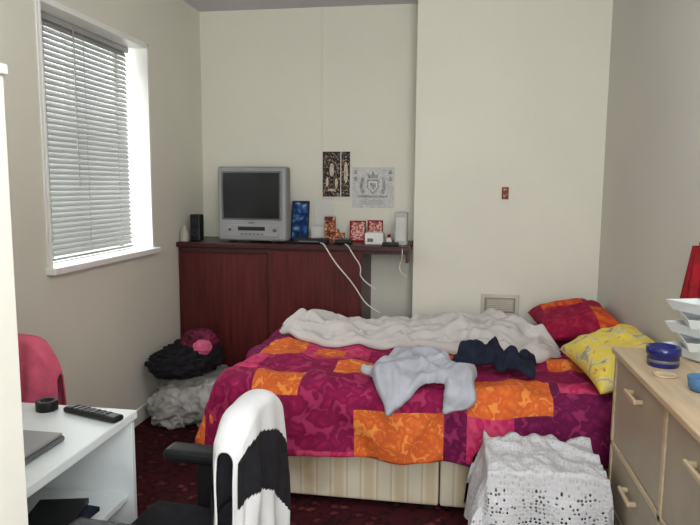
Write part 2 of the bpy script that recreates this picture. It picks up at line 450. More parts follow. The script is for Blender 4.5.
# wall posters
bm = bmesh.new()
addbox(bm, (-0.985, YB - 0.013, 1.41), (-0.765, YB - 0.010, 1.76), 0, 0)
addbox(bm, (-0.980, YB - 0.015, 1.42), (-0.845, YB - 0.0125, 1.755), 0, 1)
addbox(bm, (-0.838, YB - 0.015, 1.42), (-0.772, YB - 0.0125, 1.755), 0, 1)
for (x, z, w, h) in ((-0.91, 1.62, 0.035, 0.10), (-0.945, 1.53, 0.02, 0.07), (-0.875, 1.52, 0.022, 0.08), (-0.91, 1.47, 0.06, 0.02), (-0.803, 1.6, 0.03, 0.16)):
    ring = [bm.verts.new((x + w * 0.5 * math.cos(t * math.pi / 8), YB - 0.0158, z + h * 0.5 * math.sin(t * math.pi / 8))) for t in range(16)]
    f = bm.faces.new(ring); f.material_index = 2
bmo('poster', bm, [PAPER, PDARK, M('figure_print', (196, 184, 164), 0.6, 0.3, 60)])
bm = bmesh.new()
addbox(bm, (-0.755, YB - 0.004, 1.34), (-0.44, YB - 0.001, 1.64), 0, 0)
def inkq(pts, y, mi):
    f = bm.faces.new([bm.verts.new((p[0], y, p[1])) for p in pts]); f.material_index = mi
INK = M('ink_grey', (160, 161, 163), 0.7, 0.3, 60)
cx, cz = -0.60, 1.50
for k in range(3):
    s = 1 - k * 0.25
    inkq([(cx - 0.045 * s, cz + 0.05 * s), (cx + 0.045 * s, cz + 0.05 * s), (cx + 0.045 * s, cz - 0.01), (cx, cz - 0.06 * s), (cx - 0.045 * s, cz - 0.01)], YB - 0.0045 - k * 0.0003, 1 if k % 2 == 0 else 2)
inkq([(cx - 0.035, cz + 0.06), (cx + 0.035, cz + 0.06), (cx + 0.045, cz + 0.10), (cx + 0.02, cz + 0.08), (cx, cz + 0.11), (cx - 0.02, cz + 0.08), (cx - 0.045, cz + 0.10)], YB - 0.0046, 1)
for sg in (-1, 1):
    inkq([(cx + sg * 0.06, cz - 0.05), (cx + sg * 0.085, cz - 0.06), (cx + sg * 0.10, cz), (cx + sg * 0.085, cz + 0.07), (cx + sg * 0.065, cz + 0.06), (cx + sg * 0.075, cz)], YB - 0.0046, 1)
    for kk in range(2):
        inkq([(cx + sg * 0.115, cz + 0.09 - kk * 0.05), (cx + sg * 0.145, cz + 0.09 - kk * 0.05), (cx + sg * 0.14, cz + 0.12 - kk * 0.05), (cx + sg * 0.12, cz + 0.12 - kk * 0.05)], YB - 0.0046, 1)
inkq([(cx - 0.10, cz - 0.085), (cx + 0.10, cz - 0.085), (cx + 0.12, cz - 0.07), (cx + 0.09, cz - 0.068), (cx - 0.09, cz - 0.068), (cx - 0.12, cz - 0.07)], YB - 0.0046, 1)
for k in range(3):
    inkq([(cx - 0.09, cz - 0.105 - k * 0.014), (cx + 0.09, cz - 0.105 - k * 0.014), (cx + 0.09, cz - 0.101 - k * 0.014), (cx - 0.09, cz - 0.101 - k * 0.014)], YB - 0.0046, 1)
bmo('poster.001', bm, [PCREST, INK, PAPER])
bm = bmesh.new()
addbox(bm, (0.315, YC - 0.01, 1.42), (0.36, YC - 0.0005, 1.50), 0.002, 0)
addbox(bm, (0.325, YC - 0.012, 1.43), (0.35, YC - 0.009, 1.46), 0.001, 1)
addbox(bm, (0.325, YC - 0.012, 1.47), (0.35, YC - 0.009, 1.49), 0.001, 1)
bmo('small_wall_plaque', bm, [M('plaque_red', (120, 50, 42), 0.5), PORA])
bm = bmesh.new()
addbox(bm, (0.20, YC - 0.012, 0.62), (0.455, YC - 0.0005, 0.775), 0.004, 0)
addbox(bm, (0.225, YC - 0.014, 0.648), (0.43, YC - 0.011, 0.75), 0.001, 1)
addbox(bm, (0.235, YC - 0.018, 0.655), (0.42, YC - 0.013, 0.742), 0.002, 2)
for k in range(6):
    addbox(bm, (0.245, YC - 0.022, 0.662 + k * 0.013), (0.41, YC - 0.017, 0.667 + k * 0.013), 0.001, 0)
bmo('air_vent', bm, [M('vent_cream', (204, 200, 184), 0.5), M('vent_shadow_grey', (140, 138, 128), 0.6), M('vent_slat', (176, 173, 160), 0.5)])

# ------------------------------------------------------------------ bed
bp = []
bp.append(boxes('divan_base', [((-1.02, 2.80, 0.04), (-0.035, 4.16, 0.35), 0.012), ((-0.03, 2.80, 0.04), (0.94, 4.16, 0.35), 0.012)], DIVAN))
bp.append(box('mattress', (-1.02, 2.81, 0.352), (0.94, 4.16, 0.54), MATTR, 0.04, None, 4))
bp.append(boxes('legs', [((x, y, 0), (x + 0.04, y + 0.04, 0.04)) for x in (-0.98, -0.1, 0.85) for y in (2.85, 4.05)], BLACKP))
group('double_bed', bp)

X0, Y0, ZT, RR = -1.10, 2.735, 0.60, 0.08
LA = math.pi * RR / 2
def fold(d):
    if d >= 0: return RR + d, 0.0
    if d > -LA:
        a = -d / RR
        return RR - RR * math.sin(a), RR - RR * math.cos(a)
    return 0.0, RR + (-d - LA)
def base(s, t):
    hx, dx = fold(s); hy, dy = fold(t)
    x = X0 + hx; y = Y0 + hy
    ex = max(0, dx - RR); ey = max(0, dy - RR)
    x -= 0.16 * ex; y -= 0.06 * ey
    return Vector((x, y, ZT - max(dx, dy) - 0.10 * min(dx, dy)))
def nrm(s, t):
    e = 0.02
    a = base(s + e, t) - base(s - e, t); b = base(s, t + e) - base(s, t - e)
    n = a.cross(b)
    return n.normalized() if n.length > 1e-7 else Vector((0, 0, 1))
def wr(s, t):
    w = 0.018 * fbm(s * 2.6, t * 2.6, 3.1) + 0.010 * fbm(s * 6, t * 4.5, 7.7, 2)
    w += 0.018 * ridge(s * 3 + t * 2, t * 2.0 - s, 1.3)
    w += 0.012 * ridge(s * 5 - t * 3, t * 4.0 + s, 4.3)
    if t < -0.05:
        w += 0.018 * math.sin(s * 17 + 2 * noise.noise(Vector((s * 3, 0, 0)))) * min(1, (-t - 0.05) * 4)
    if s < -0.05:
        w += 0.018 * math.sin(t * 15) * min(1, (-s - 0.05) * 4)
    return w
def P(s, t, off=0.0):
    return base(s, t) + nrm(s, t) * (wr(s, t) + off)

def sheet(name, s0, s1, t0, t1, step, mats, matfn, posfn, uv=True, thick=0.02, offs=-1, sub=1):
    bm = bmesh.new()
    uvl = bm.loops.layers.uv.new('UVMap')
    ns = max(2, int((s1 - s0) / step)); ntt = max(2, int((t1 - t0) / step))
    g = []
    for i in range(ns + 1):
        row = []
        for j in range(ntt + 1):
            s = s0 + (s1 - s0) * i / ns; t = t0 + (t1 - t0) * j / ntt
            row.append(bm.verts.new(posfn(s, t)))
        g.append(row)
    for i in range(ns):
        for j in range(ntt):
            f = bm.faces.new([g[i][j], g[i + 1][j], g[i + 1][j + 1], g[i][j + 1]])
            s = s0 + (s1 - s0) * (i + .5) / ns; t = t0 + (t1 - t0) * (j + .5) / ntt
            f.material_index = matfn(s, t); f.smooth = True
            for l, (a, b) in zip(f.loops, ((i, j), (i + 1, j), (i + 1, j + 1), (i, j + 1))):
                l[uvl].uv = (s0 + (s1 - s0) * a / ns, t0 + (t1 - t0) * b / ntt)
    me = bpy.data.meshes.new(name); bm.to_mesh(me); bm.free()
    for m in mats: me.materials.append(m)
    ob = link(bpy.data.objects.new(name, me))
    if thick:
        md = ob.modifiers.new('solid', 'SOLIDIFY'); md.thickness = thick; md.offset = offs
    return ob

ORA = [(0.60, 1.00, -0.6, -0.14), (1.10, 1.46, -0.14, 0.10), (0.46, 0.76, 0.12, 0.32), (0.80, 1.12, 0.40, 0.60),
       (0.02, 0.24, 0.34, 0.66), (0.06, 0.42, 0.76, 1.02), (-0.6, -0.20, -0.6, 0.12), (0.12, 0.34, -0.10, 0.10),
       (1.50, 1.80, 0.34, 0.56), (1.74, 2.1, -0.6, -0.2), (-0.6, -0.08, 0.52, 0.76), (-0.6, -0.1, 1.1, 1.5), (0.62, 0.9, 1.0, 1.5),
       (0.30, 0.46, 0.40, 0.56)]
PNK = [(0.34, 0.60, -0.6, -0.34), (0.84, 1.06, 0.0, 0.20), (0.24, 0.34, 0.34, 0.66), (1.10, 1.30, -0.36, -0.14), (1.5, 1.7, -0.02, 0.16), (0.0, 0.2, -0.36, -0.2), (0.5, 0.7, 0.56, 0.7)]
def patch(s, t):
    for a, b_, c, d in ORA:
        if a <= s < b_ and c <= t < d: return 2
    for a, b_, c, d in PNK:
        if a <= s < b_ and c <= t < d: return 3
    rb = [-0.14, 0.11, 0.36, 0.64, 0.90, 1.14]
    r = sum(1 for q in rb if t >= q)
    off = (0.0, 0.22, 0.09, 0.30, 0.14, 0.25, 0.05)[r]
    wd = (0.42, 0.34, 0.46, 0.30, 0.40, 0.36, 0.4)[r]
    c = math.floor((s - off) / wd)
    return (0, 1, 0, 0, 1, 0, 1, 3)[(c * 3 + r * 5) % 8]
def dpos(s, t):
    if t < 0: t = t * (1 + 0.10 * noise.noise(Vector((s * 2.5, 5, 0))) - (0.15 * sstep((s - 1.2) * 4)))
    if s < 0: s = s * (1 + 0.10 * noise.noise(Vector((t * 2.5, 9, 0))))
    return P(s, t)
sheet('patchwork_duvet', -0.40, 1.94, -0.37, 1.37, 0.0125, [DMAG, DPUR, DORA, DRED], patch, dpos, thick=0.022)

def st(x, y): return x - X0 - RR, y - Y0 - RR

def garment(name, mask, bounds, cx, cy, ang, step, mat, hfn, thick=0.006, wob=0.02):
    bm = bmesh.new()
    (a0, a1, b0, b1) = bounds
    na = int((a1 - a0) / step); nb = int((b1 - b0) / step)
    s0, t0 = st(cx, cy)
    ca, sa = math.cos(ang), math.sin(ang)
    vs = {}
    def vert(i, j):
        if (i, j) in vs: return vs[(i, j)]
        v = bm.verts.new((a0 + i * step, b0 + j * step, 0))
        vs[(i, j)] = v
        return v
    for i in range(na):
        for j in range(nb):
            if mask(a0 + (i + .5) * step, b0 + (j + .5) * step):
                f = bm.faces.new([vert(i, j), vert(i + 1, j), vert(i + 1, j + 1), vert(i, j + 1)]); f.smooth = True
    for _ in range(7):
        bv = [v for v in bm.verts if v.is_boundary]
        new = {}
        for v in bv:
            nb_ = [e.other_vert(v) for e in v.link_edges if e.is_boundary]
            if len(nb_) == 2: new[v] = (v.co * 2 + nb_[0].co + nb_[1].co) / 4
        for v, c in new.items(): v.co = c
    for _ in range(2):
        bmesh.ops.smooth_vert(bm, verts=[v for v in bm.verts if not v.is_boundary], factor=0.5, use_axis_x=True, use_axis_y=True, use_axis_z=True)
    for v in bm.verts:
        a, b = v.co.x, v.co.y
        e = 0.35 if v.is_boundary else 1.0
        aw = a + wob * noise.noise(Vector((a * 8, b * 8, 2))); bw = b + wob * noise.noise(Vector((a * 8, b * 8, 8)))
        s = s0 + ca * aw - sa * bw; t = t0 + sa * aw + ca * bw
        v.co = P(s, t, 0.008 + hfn(a, b) * e)
    me = bpy.data.meshes.new(name); bm.to_mesh(me); bm.free()
    me.materials.append(mat)
    ob = link(bpy.data.objects.new(name, me))
    md = ob.modifiers.new('solid', 'SOLIDIFY'); md.thickness = thick; md.offset = 1
    ms = ob.modifiers.new('sub', 'SUBSURF'); ms.levels = 1; ms.render_levels = 1
    return ob
def rfold(a, b, k=5, z=0, A=0.03):
    return A * ridge(a * k + z, b * k * 0.5, z, 1.3) + A * 0.7 * ridge(a * k * 0.8 + 5 + z, b * k * 1.3, z + 3, 1.3) + A * 0.45 * ridge(a * k * 2.2, b * k * 1.6, z + 9, 1.2) + A * 0.25 * ridge(a * k * 3.5 + b * 9, b * k * 2.2, z + 5, 1.2)
def tmask(a, b):
    if abs(a) < 0.155 + 0.015 * math.sin(b * 14) and -0.25 < b < 0.20:
        return not (b > 0.165 and abs(a) < 0.06)
    for sg in (-1, 1):
        x = a * sg
        if 0.13 < x < 0.29:
            c = 0.11 - (x - 0.17) * 0.75
            if abs(b - c) < 0.075: return True
    return False
garment('grey_t_shirt', tmask, (-0.36, 0.36, -0.3, 0.26), -0.13, 2.925, math.radians(-58), 0.0085, SHIRTM,
        lambda a, b: rfold(a, b, 6.5, 1.0, 0.034) + 0.02 * max(0, 1 - (a * a + b * b) / 0.05), 0.005, 0.035)
def nmask(a, b):
    return (abs(b - 0.02 * math.sin(a * 9)) < 0.07 and -0.17 < a < 0.12) or (0.0 < a < 0.23 and abs(b + 0.06 + (a - 0.1) * 0.35) < 0.045) or (0.0 < a < 0.18 and abs(b - 0.05 - a * 0.2) < 0.04)
garment('navy_trousers', nmask, (-0.3, 0.34, -0.2, 0.2), 0.205, 3.08, math.radians(-16), 0.0085, NAVY,
        lambda a, b: 0.02 + rfold(a, b, 8, 4.0, 0.045) + 0.03 * max(0, 1 - (a * a + b * b) / 0.03), 0.005, 0.035)

def blanket():
    bm = bmesh.new()
    NU, NV = 250, 84
    g = []
    for i in range(NU + 1):
        u = i / NU
        row = []
        x = -1.02 + 1.60 * u
        yc = 3.74 - 0.22 * u * u - 0.05 * math.sin(u * 6.2) + 0.03 * noise.noise(Vector((u * 6, 1, 1)))
        endf = sstep(u / 0.10) ** 0.5 * sstep((1 - u) / 0.10) ** 0.5
        w = (0.24 + 0.14 * sstep((u - 0.3) / 0.6) + 0.05 * noise.noise(Vector((u * 7, 3, 3)))) * (0.35 + 0.65 * endf)
        H = (0.035 + 0.05 * sstep((u - 0.3) / 0.5)) * endf
        for j in range(NV + 1):
            v = -1 + 2 * j / NV
            y = yc + v * w + 0.03 * noise.noise(Vector((u * 11, v * 1.5, 6)))
            xx = x + 0.035 * noise.noise(Vector((u * 5, v * 2.0, 8)))
            ymax = 4.12 - 0.58 * sstep((xx - 0.28) / 0.16)
            y = min(y, ymax - 0.02 * (1 - (v + 1) / 2))
            dome = max(0, 1 - v * v) ** 0.6
            q = ridge(u * 3.4 + v * 0.7, v * 1.5 - u * 3.0, 2.2, 1.5)
            q2 = ridge(u * 7 - v * 1.6, v * 2.2 + u * 2, 5.2, 1.5)
            q3 = ridge(u * 13 - v * 2, v * 3.0 + u * 4, 7.2, 1.5)
            q4 = ridge(u * 22 + v * 3, v * 4.5 - u * 6, 3.2, 1.5)
            h = 0.006 + H * dome * 0.8 + dome ** 0.6 * (0.042 * q + 0.03 * q2 + 0.016 * q3 + 0.008 * q4) * (0.3 + 0.7 * endf)
            s, t = st(xx, y)
            p = P(s, t, 0); p.z += h
            row.append(bm.verts.new(p))
        g.append(row)
    for i in range(NU):
        for j in range(NV):
            f = bm.faces.new([g[i][j], g[i + 1][j], g[i + 1][j + 1], g[i][j + 1]]); f.smooth = True
    me = bpy.data.meshes.new('crumpled_blanket'); bm.to_mesh(me); bm.free()
    me.materials.append(GREYC)
    ob = link(bpy.data.objects.new('crumpled_blanket', me))
    md = ob.modifiers.new('solid', 'SOLIDIFY'); md.thickness = 0.004; md.offset = 1
blanket()

def pillow(name, hx, hy, hz, loc, rot, mats, matfn=None, seed=0):
    bm = bmesh.new(); N = 44
    top = {}; bot = {}
    for i in range(N + 1):
        for j in range(N + 1):
            u = -1 + 2 * i / N; v = -1 + 2 * j / N
            px = u * hx * (1 - 0.09 * (1 - v * v)); py = v * hy * (1 - 0.07 * (1 - u * u))
            e = max(0, (1 - u ** 4) * (1 - v ** 4)) ** 0.55
            w = 0.16 * (1 - abs(noise.noise(Vector((u * 2.2 + seed, v * 2.2, seed)))) * 2)
            w += 0.12 * ridge(u * 2.5 + seed, v * 1.6, seed + 3, 1.3)
            z = hz * e * (1 + w)
            top[i, j] = bm.verts.new((px, py, z))
            if i in (0, N) or j in (0, N): bot[i, j] = top[i, j]
            else: bot[i, j] = bm.verts.new((px, py, -hz * e * 0.75))
    for i in range(N):
        for j in range(N):
            for d, fl in ((top, 1), (bot, -1)):
                q = [d[i, j], d[i + 1, j], d[i + 1, j + 1], d[i, j + 1]]
                if fl < 0: q = q[::-1]
                f = bm.faces.new(q); f.smooth = True
                if matfn: f.material_index = matfn(i / N, j / N)
    ob = bmo(name, bm, mats, True)
    ob.location = loc; ob.rotation_euler = rot
    return ob
PM = Mvor('pillow_magenta', [(0.0, lin((190, 50, 70))), (0.25, lin((160, 26, 62))), (0.5, lin((138, 18, 58))), (0.8, lin((170, 40, 66)))], 14, 0.85, 'Object', 1.0)
PO = Mvor('pillow_orange', [(0.0, lin((230, 130, 66))), (0.25, lin((216, 86, 44))), (0.5, lin((196, 62, 40))), (0.8, lin((226, 110, 50)))], 14, 0.85, 'Object', 1.0)
pillow('patterned_pillow', 0.225, 0.29, 0.08, (0.72, 3.89, 0.71), (math.radians(4), math.radians(-8), 0.03), [PM, PO],
       lambda a, b: 1 if (b > 0.55 and 0.1 < a < 0.7) or (a > 0.7 and b < 0.4) else 0, 2)
pillow('yellow_pillow', 0.19, 0.31, 0.075, (0.765, 3.02, 0.725), (math.radians(3), math.radians(-19), 0.10), [YEL], None, 5)

# ------------------------------------------------------------------ chest of drawers
CX0, CX1, CY0, CY1, CZ = 0.615, 0.955, 1.30, 2.47, 0.905
ps = [box('top', (CX0 - 0.012, CY0 - 0.01, CZ - 0.022), (CX1, CY1 + 0.01, CZ), BIRCHT, 0.004)]
ps.append(boxes('carcass', [((CX0 + 0.018, CY0, 0.05), (CX1, CY0 + 0.02, CZ - 0.022), 0.002), ((CX0 + 0.0, CY1 - 0.022, 0.0), (CX1, CY1, CZ - 0.022), 0.002),
                            ((CX0, CY0, 0.0), (CX0 + 0.02, CY0 + 0.022, CZ - 0.022), 0.002),
                            ((CX0 + 0.02, CY0, 0.05), (CX1, CY1, 0.07)), ((CX1 - 0.01, CY0, 0.05), (CX1, CY1, CZ - 0.022)),
                            ((CX0, (CY0 + CY1) / 2 - 0.012, 0.05), (CX0 + 0.3, (CY0 + CY1) / 2 + 0.012, CZ - 0.022), 0.002),
                            ((CX0, CY0, 0.03), (CX0 + 0.02, CY1, 0.07), 0.002), ((CX0, CY0, 0.53), (CX0 + 0.3, CY1, 0.55), 0.002)], BIRCH))
k = 0
for (za, zb) in ((0.555, 0.875), (0.315, 0.525), (0.075, 0.308)):
    for (ya, yb) in ((CY0 + 0.026, (CY0 + CY1) / 2 - 0.015), ((CY0 + CY1) / 2 + 0.015, CY1 - 0.026)):
        k += 1
        ps.append(box('drawer_%d' % k, (CX0 + 0.004, ya, za), (CX0 + 0.024, yb, zb), DRAWERM, 0.003))
        yc = (ya + yb) / 2
        hb = bmesh.new()
        addbox(hb, (CX0 - 0.026, yc - 0.065, zb - 0.072), (CX0 - 0.014, yc + 0.065, zb - 0.055), 0.005, 0)
        addbox(hb, (CX0 - 0.02, yc - 0.06, zb - 0.072), (CX0 + 0.006, yc - 0.045, zb - 0.058), 0.003, 0)
        addbox(hb, (CX0 - 0.02, yc + 0.045, zb - 0.072), (CX0 + 0.006, yc + 0.06, zb - 0.058), 0.003, 0)
        ps.append(bmo('handle_%d' % k, hb, BIRCHT))
group('chest_of_drawers', ps)
bm = bmesh.new()
TX, TY = 0.712, 2.24
addlathe(bm, [(0, 0), (0.048, 0), (0.05, 0.004), (0.05, 0.04), (0.055, 0.042), (0.055, 0.062), (0.051, 0.066), (0.044, 0.066), (0.04, 0.05), (0, 0.045)], (TX, TY, CZ), 40)
addlathe(bm, [(0.0505, 0.016), (0.0512, 0.018), (0.0512, 0.024), (0.0505, 0.026)], (TX, TY, CZ), 40, 1)
bmo('blue_tin', bm, [BLUE, SILVERD])
lathe('tealight_dish', [(0, 0), (0.032, 0), (0.037, 0.006), (0.033, 0.007), (0.027, 0.003), (0, 0.003)], (0.68, 2.11, CZ), BIRCH, 28)
bm = bmesh.new()
addlathe(bm, [(0, 0), (0.03, 0), (0.038, 0.01), (0.042, 0.042), (0.039, 0.042), (0.033, 0.012), (0, 0.01)], (0.74, 1.97, CZ), 32)
bmo('blue_candle_holder', bm, [M('pale_blue_glass', (70, 106, 140), 0.2, 0.1, 10)])
bm = bmesh.new()
for k in range(5):
    z = CZ + 0.004 + k * 0.040
    R = Matrix.Rotation(0.22 * (-1) ** k + 0.1, 4, 'Z') @ Matrix.Rotation(math.radians(3 if k % 2 else -3), 4, 'X')
    T = Matrix.Translation((0.865, 2.36, z))
    b2 = bmesh.new()
    a, c = 0.048, 0.085
    lo = [b2.verts.new((sx * a, sy * c, 0)) for sx, sy in ((-1, -1), (1, -1), (1, 1), (-1, 1))]
    hi = [b2.verts.new((sx * a * 1.32, sy * c * 1.25, 0.036)) for sx, sy in ((-1, -1), (1, -1), (1, 1), (-1, 1))]
    hi2 = [b2.verts.new((sx * a * 1.27, sy * c * 1.21, 0.036)) for sx, sy in ((-1, -1), (1, -1), (1, 1), (-1, 1))]
    lo2 = [b2.verts.new((sx * a * 0.96, sy * c * 0.97, 0.004)) for sx, sy in ((-1, -1), (1, -1), (1, 1), (-1, 1))]
    b2.faces.new(lo[::-1]); b2.faces.new(lo2)
    for i in range(4):
        j = (i + 1) % 4
        b2.faces.new([lo[i], lo[j], hi[j], hi[i]]); b2.faces.new([hi[i], hi[j], hi2[j], hi2[i]]); b2.faces.new([hi2[i], hi2[j], lo2[j], lo2[i]])
    for v in b2.verts: v.co = T @ R @ v.co
    merge(bm, b2, 0)
bmo('white_tray_stack', bm, [LAMINATE])
bm = bmesh.new()
N = 24
g = []
for i in range(N + 1):
    row = []
    for j in range(N + 1):
        u = -1 + 2 * i / N; v = j / N
        w = 0.05 + 0.07 * (1 - v)
        row.append(bm.verts.new((XR - 0.012 - 0.055 * (1 - u * u) ** 0.5 * (1.2 - 0.6 * v) - 0.008 * math.sin(u * 12), 2.60 + u * w, 1.02 + v * 0.26)))
    g.append(row)
for i in range(N):
    for j in range(N):
        f = bm.faces.new([g[i][j], g[i + 1][j], g[i + 1][j + 1], g[i][j + 1]]); f.smooth = True
addbox(bm, (XR - 0.03, 2.59, 1.27), (XR - 0.002, 2.61, 1.30), 0.004, 0)
bmo('hanging_red_scarf', bm, [REDM])

# ------------------------------------------------------------------ stool with lace cloth
SZ = 0.45
sp = [box('seat', (0.150, 2.27, SZ - 0.03), (0.565, 2.62, SZ - 0.005), BIRCH, 0.005)]
sp.append(boxes('legs', [((x, y, 0), (x + 0.035, y + 0.035, SZ - 0.029), 0.003) for x in (0.165, 0.515) for y in (2.285, 2.57)], BIRCH))
group('stool', sp)
def lacemat():
    m, nt, b = newmat('crochet_lace')
    tc = nt.nodes.new('ShaderNodeTexCoord')
    v = nt.nodes.new('ShaderNodeTexVoronoi'); v.inputs['Scale'].default_value = 70; v.inputs['Randomness'].default_value = 0.5
    nt.links.new(tc.outputs['UV'], v.inputs['Vector'])
    v2 = nt.nodes.new('ShaderNodeTexVoronoi'); v2.inputs['Scale'].default_value = 12; v2.inputs['Randomness'].default_value = 0.6
    nt.links.new(tc.outputs['UV'], v2.inputs['Vector'])
    lt = nt.nodes.new('ShaderNodeMath'); lt.operation = 'LESS_THAN'; lt.inputs[1].default_value = 0.30
    nt.links.new(v.outputs['Distance'], lt.inputs[0])
    g2 = nt.nodes.new('ShaderNodeMath'); g2.operation = 'GREATER_THAN'; g2.inputs[1].default_value = 0.38
    nt.links.new(v2.outputs['Distance'], g2.inputs[0])
    mul = nt.nodes.new('ShaderNodeMath'); mul.operation = 'MULTIPLY'
    nt.links.new(lt.outputs[0], mul.inputs[0]); nt.links.new(g2.outputs[0], mul.inputs[1])
    sx = nt.nodes.new('ShaderNodeSeparateXYZ'); nt.links.new(tc.outputs['UV'], sx.inputs[0])
    lt2 = nt.nodes.new('ShaderNodeMath'); lt2.operation = 'LESS_THAN'; lt2.inputs[1].default_value = -0.22
    nt.links.new(sx.outputs[1], lt2.inputs[0])
    mul2 = nt.nodes.new('ShaderNodeMath'); mul2.operation = 'MULTIPLY'
    nt.links.new(mul.outputs[0], mul2.inputs[0]); nt.links.new(lt2.outputs[0], mul2.inputs[1])
    inv = nt.nodes.new('ShaderNodeMath'); inv.operation = 'SUBTRACT'; inv.inputs[0].default_value = 1
    nt.links.new(mul2.outputs[0], inv.inputs[1])
    nt.links.new(inv.outputs[0], b.inputs['Alpha'])
    r = ramp(nt, [(0.0, lin((160, 160, 163))), (0.22, lin((180, 180, 183))), (0.4, lin((196, 196, 198)))])
    nt.links.new(v.outputs['Distance'], r.inputs['Fac'])
    nt.links.new(r.outputs[0], b.inputs['Base Color'])
    b.inputs['Roughness'].default_value = 0.9
    bpn = nt.nodes.new('ShaderNodeBump'); bpn.inputs['Strength'].default_value = 0.35; bpn.inputs['Distance'].default_value = 0.01
    nt.links.new(v.outputs['Distance'], bpn.inputs['Height']); nt.links.new(bpn.outputs[0], b.inputs['Normal'])
    return m
LACE = lacemat()
HX, HY = 0.212, 0.18
def lpos(s, t):
    def f(d, h):
        if abs(d) <= h: return d, 0
        return math.copysign(h, d), abs(d) - h
    x, dx = f(s, HX); y, dy = f(t, HY)
    d = max(dx, dy)
    ox = (0.012 + 0.12 * d + 0.026 * math.sin(t * 30 + 2 * s) * min(1, d * 6)) * (math.copysign(1, s) if dx > 0 else 0) * min(1, dx * 12)
    oy = (0.012 + 0.10 * d + 0.026 * math.sin(s * 26 + 1 + t * 4) * min(1, d * 6)) * (math.copysign(1, t) if dy > 0 else 0) * min(1, dy * 12)
    if t > 0: oy = min(oy, 0.015)
    if s > 0: ox = min(ox, 0.010)
    inner = 1 - min(1, d * 20)
    z = SZ + 0.002 - d + (0.024 * ridge(s * 7, t * 7 + s * 4, 1, 1.3) + 0.014 * ridge(s * 14 + t * 6, t * 11, 4, 1.3)) * inner
    z = max(z, 0.02)
    return Vector((0.36 + x + ox, 2.445 + y + oy, z))
sheet('lace_tablecloth', -HX - 0.30, HX + 0.20, -HY - 0.36, HY + 0.2, 0.010, [LACE], lambda s, t: 0, lpos, thick=0)

# ------------------------------------------------------------------ desk
DZ = 0.75
DX = -1.03
dp = [box('desktop', (-1.90, 1.20, DZ - 0.03), (DX, 1.92, DZ), LAMINATE, 0.004),
      box('end_panel', (-1.90, 1.895, 0), (DX - 0.01, 1.915, DZ - 0.03), LAMINATE, 0.002),
      box('near_panel', (-1.90, 1.205, 0), (DX - 0.02, 1.225, DZ - 0.03), LAMINATE, 0.002),
      box('lower_shelf', (-1.90, 1.225, 0.44), (DX - 0.03, 1.895, 0.46), LAMINATE, 0.002),
      box('modesty_panel', (-1.90, 1.225, 0.06), (-1.885, 1.895, DZ - 0.03), LAMINATE),
      box('apron', (DX - 0.08, 1.225, DZ - 0.07), (DX - 0.065, 1.895, DZ - 0.03), LAMINATE)]
group('white_desk', dp)
bm = bmesh.new()
for k, (dx, dy, r) in enumerate(((0, 0, 0.1), (0.01, 0.01, -0.1), (-0.005, 0.0, 0.25))):
    z = 0.461 + sum((0.02, 0.015, 0.018)[:k])
    addbox(bm, (-1.24 + dx, 1.58 + dy, z), (-1.09 + dx, 1.74 + dy, z + (0.02, 0.015, 0.018)[k]), 0.002, k % 3, Matrix.Rotation(r, 4, 'Z'))
bmo('book_stack', bm, [REDM, NAVY, BLACKP])
bm = bmesh.new()
addbox(bm, (-1.46, 1.40, DZ + 0.001), (-1.11, 1.64, DZ + 0.018), 0.006, 0)
addbox(bm, (-1.455, 1.405, DZ + 0.0185), (-1.115, 1.635, DZ + 0.027), 0.004, 1)
bmo('closed_laptop', bm, [SILVERD, SILVER])
bm = bmesh.new()
addbox(bm, (-0.115, -0.023, 0), (0.115, 0.023, 0.02), 0.008, 0)
for i in range(7):
    for j in range(3):
        addbox(bm, (-0.085 + i * 0.024, -0.015 + j * 0.012, 0.0195), (-0.073 + i * 0.024, -0.008 + j * 0.012, 0.022), 0.001, 1)
rm = bmo('tv_remote', bm, [BLACKP, M('remote_buttons', (60, 60, 62), 0.5)]); rm.location = (-1.14, 1.835, DZ + 0.001); rm.rotation_euler = (0, 0, math.radians(-17))
lathe('tape_roll', [(0.02, 0), (0.034, 0), (0.035, 0.002), (0.035, 0.03), (0.034, 0.032), (0.02, 0.032), (0.02, 0)], (-1.325, 1.865, DZ + 0.001), BLACKP, 32)

# tall white wardrobe
WX = -0.862
wp = [boxes('carcass', [((-1.42, 0.72, 0.0), (WX - 0.02, 1.14, 1.71), 0.003)], CREAM),
      box('top_panel', (-1.43, 0.70, 1.71), (WX, 1.15, 1.73), CREAM, 0.003),
      box('door_1', (WX - 0.019, 0.725, 0.06), (WX - 0.002, 0.93, 1.705), CREAM, 0.003),
      box('door_2', (WX - 0.019, 0.934, 0.06), (WX - 0.002, 1.138, 1.705), CREAM, 0.003),
      box('handle', (WX - 0.002, 0.90, 0.85), (WX + 0.013, 0.915, 1.0), CHROME, 0.003)]
group('wardrobe', wp)

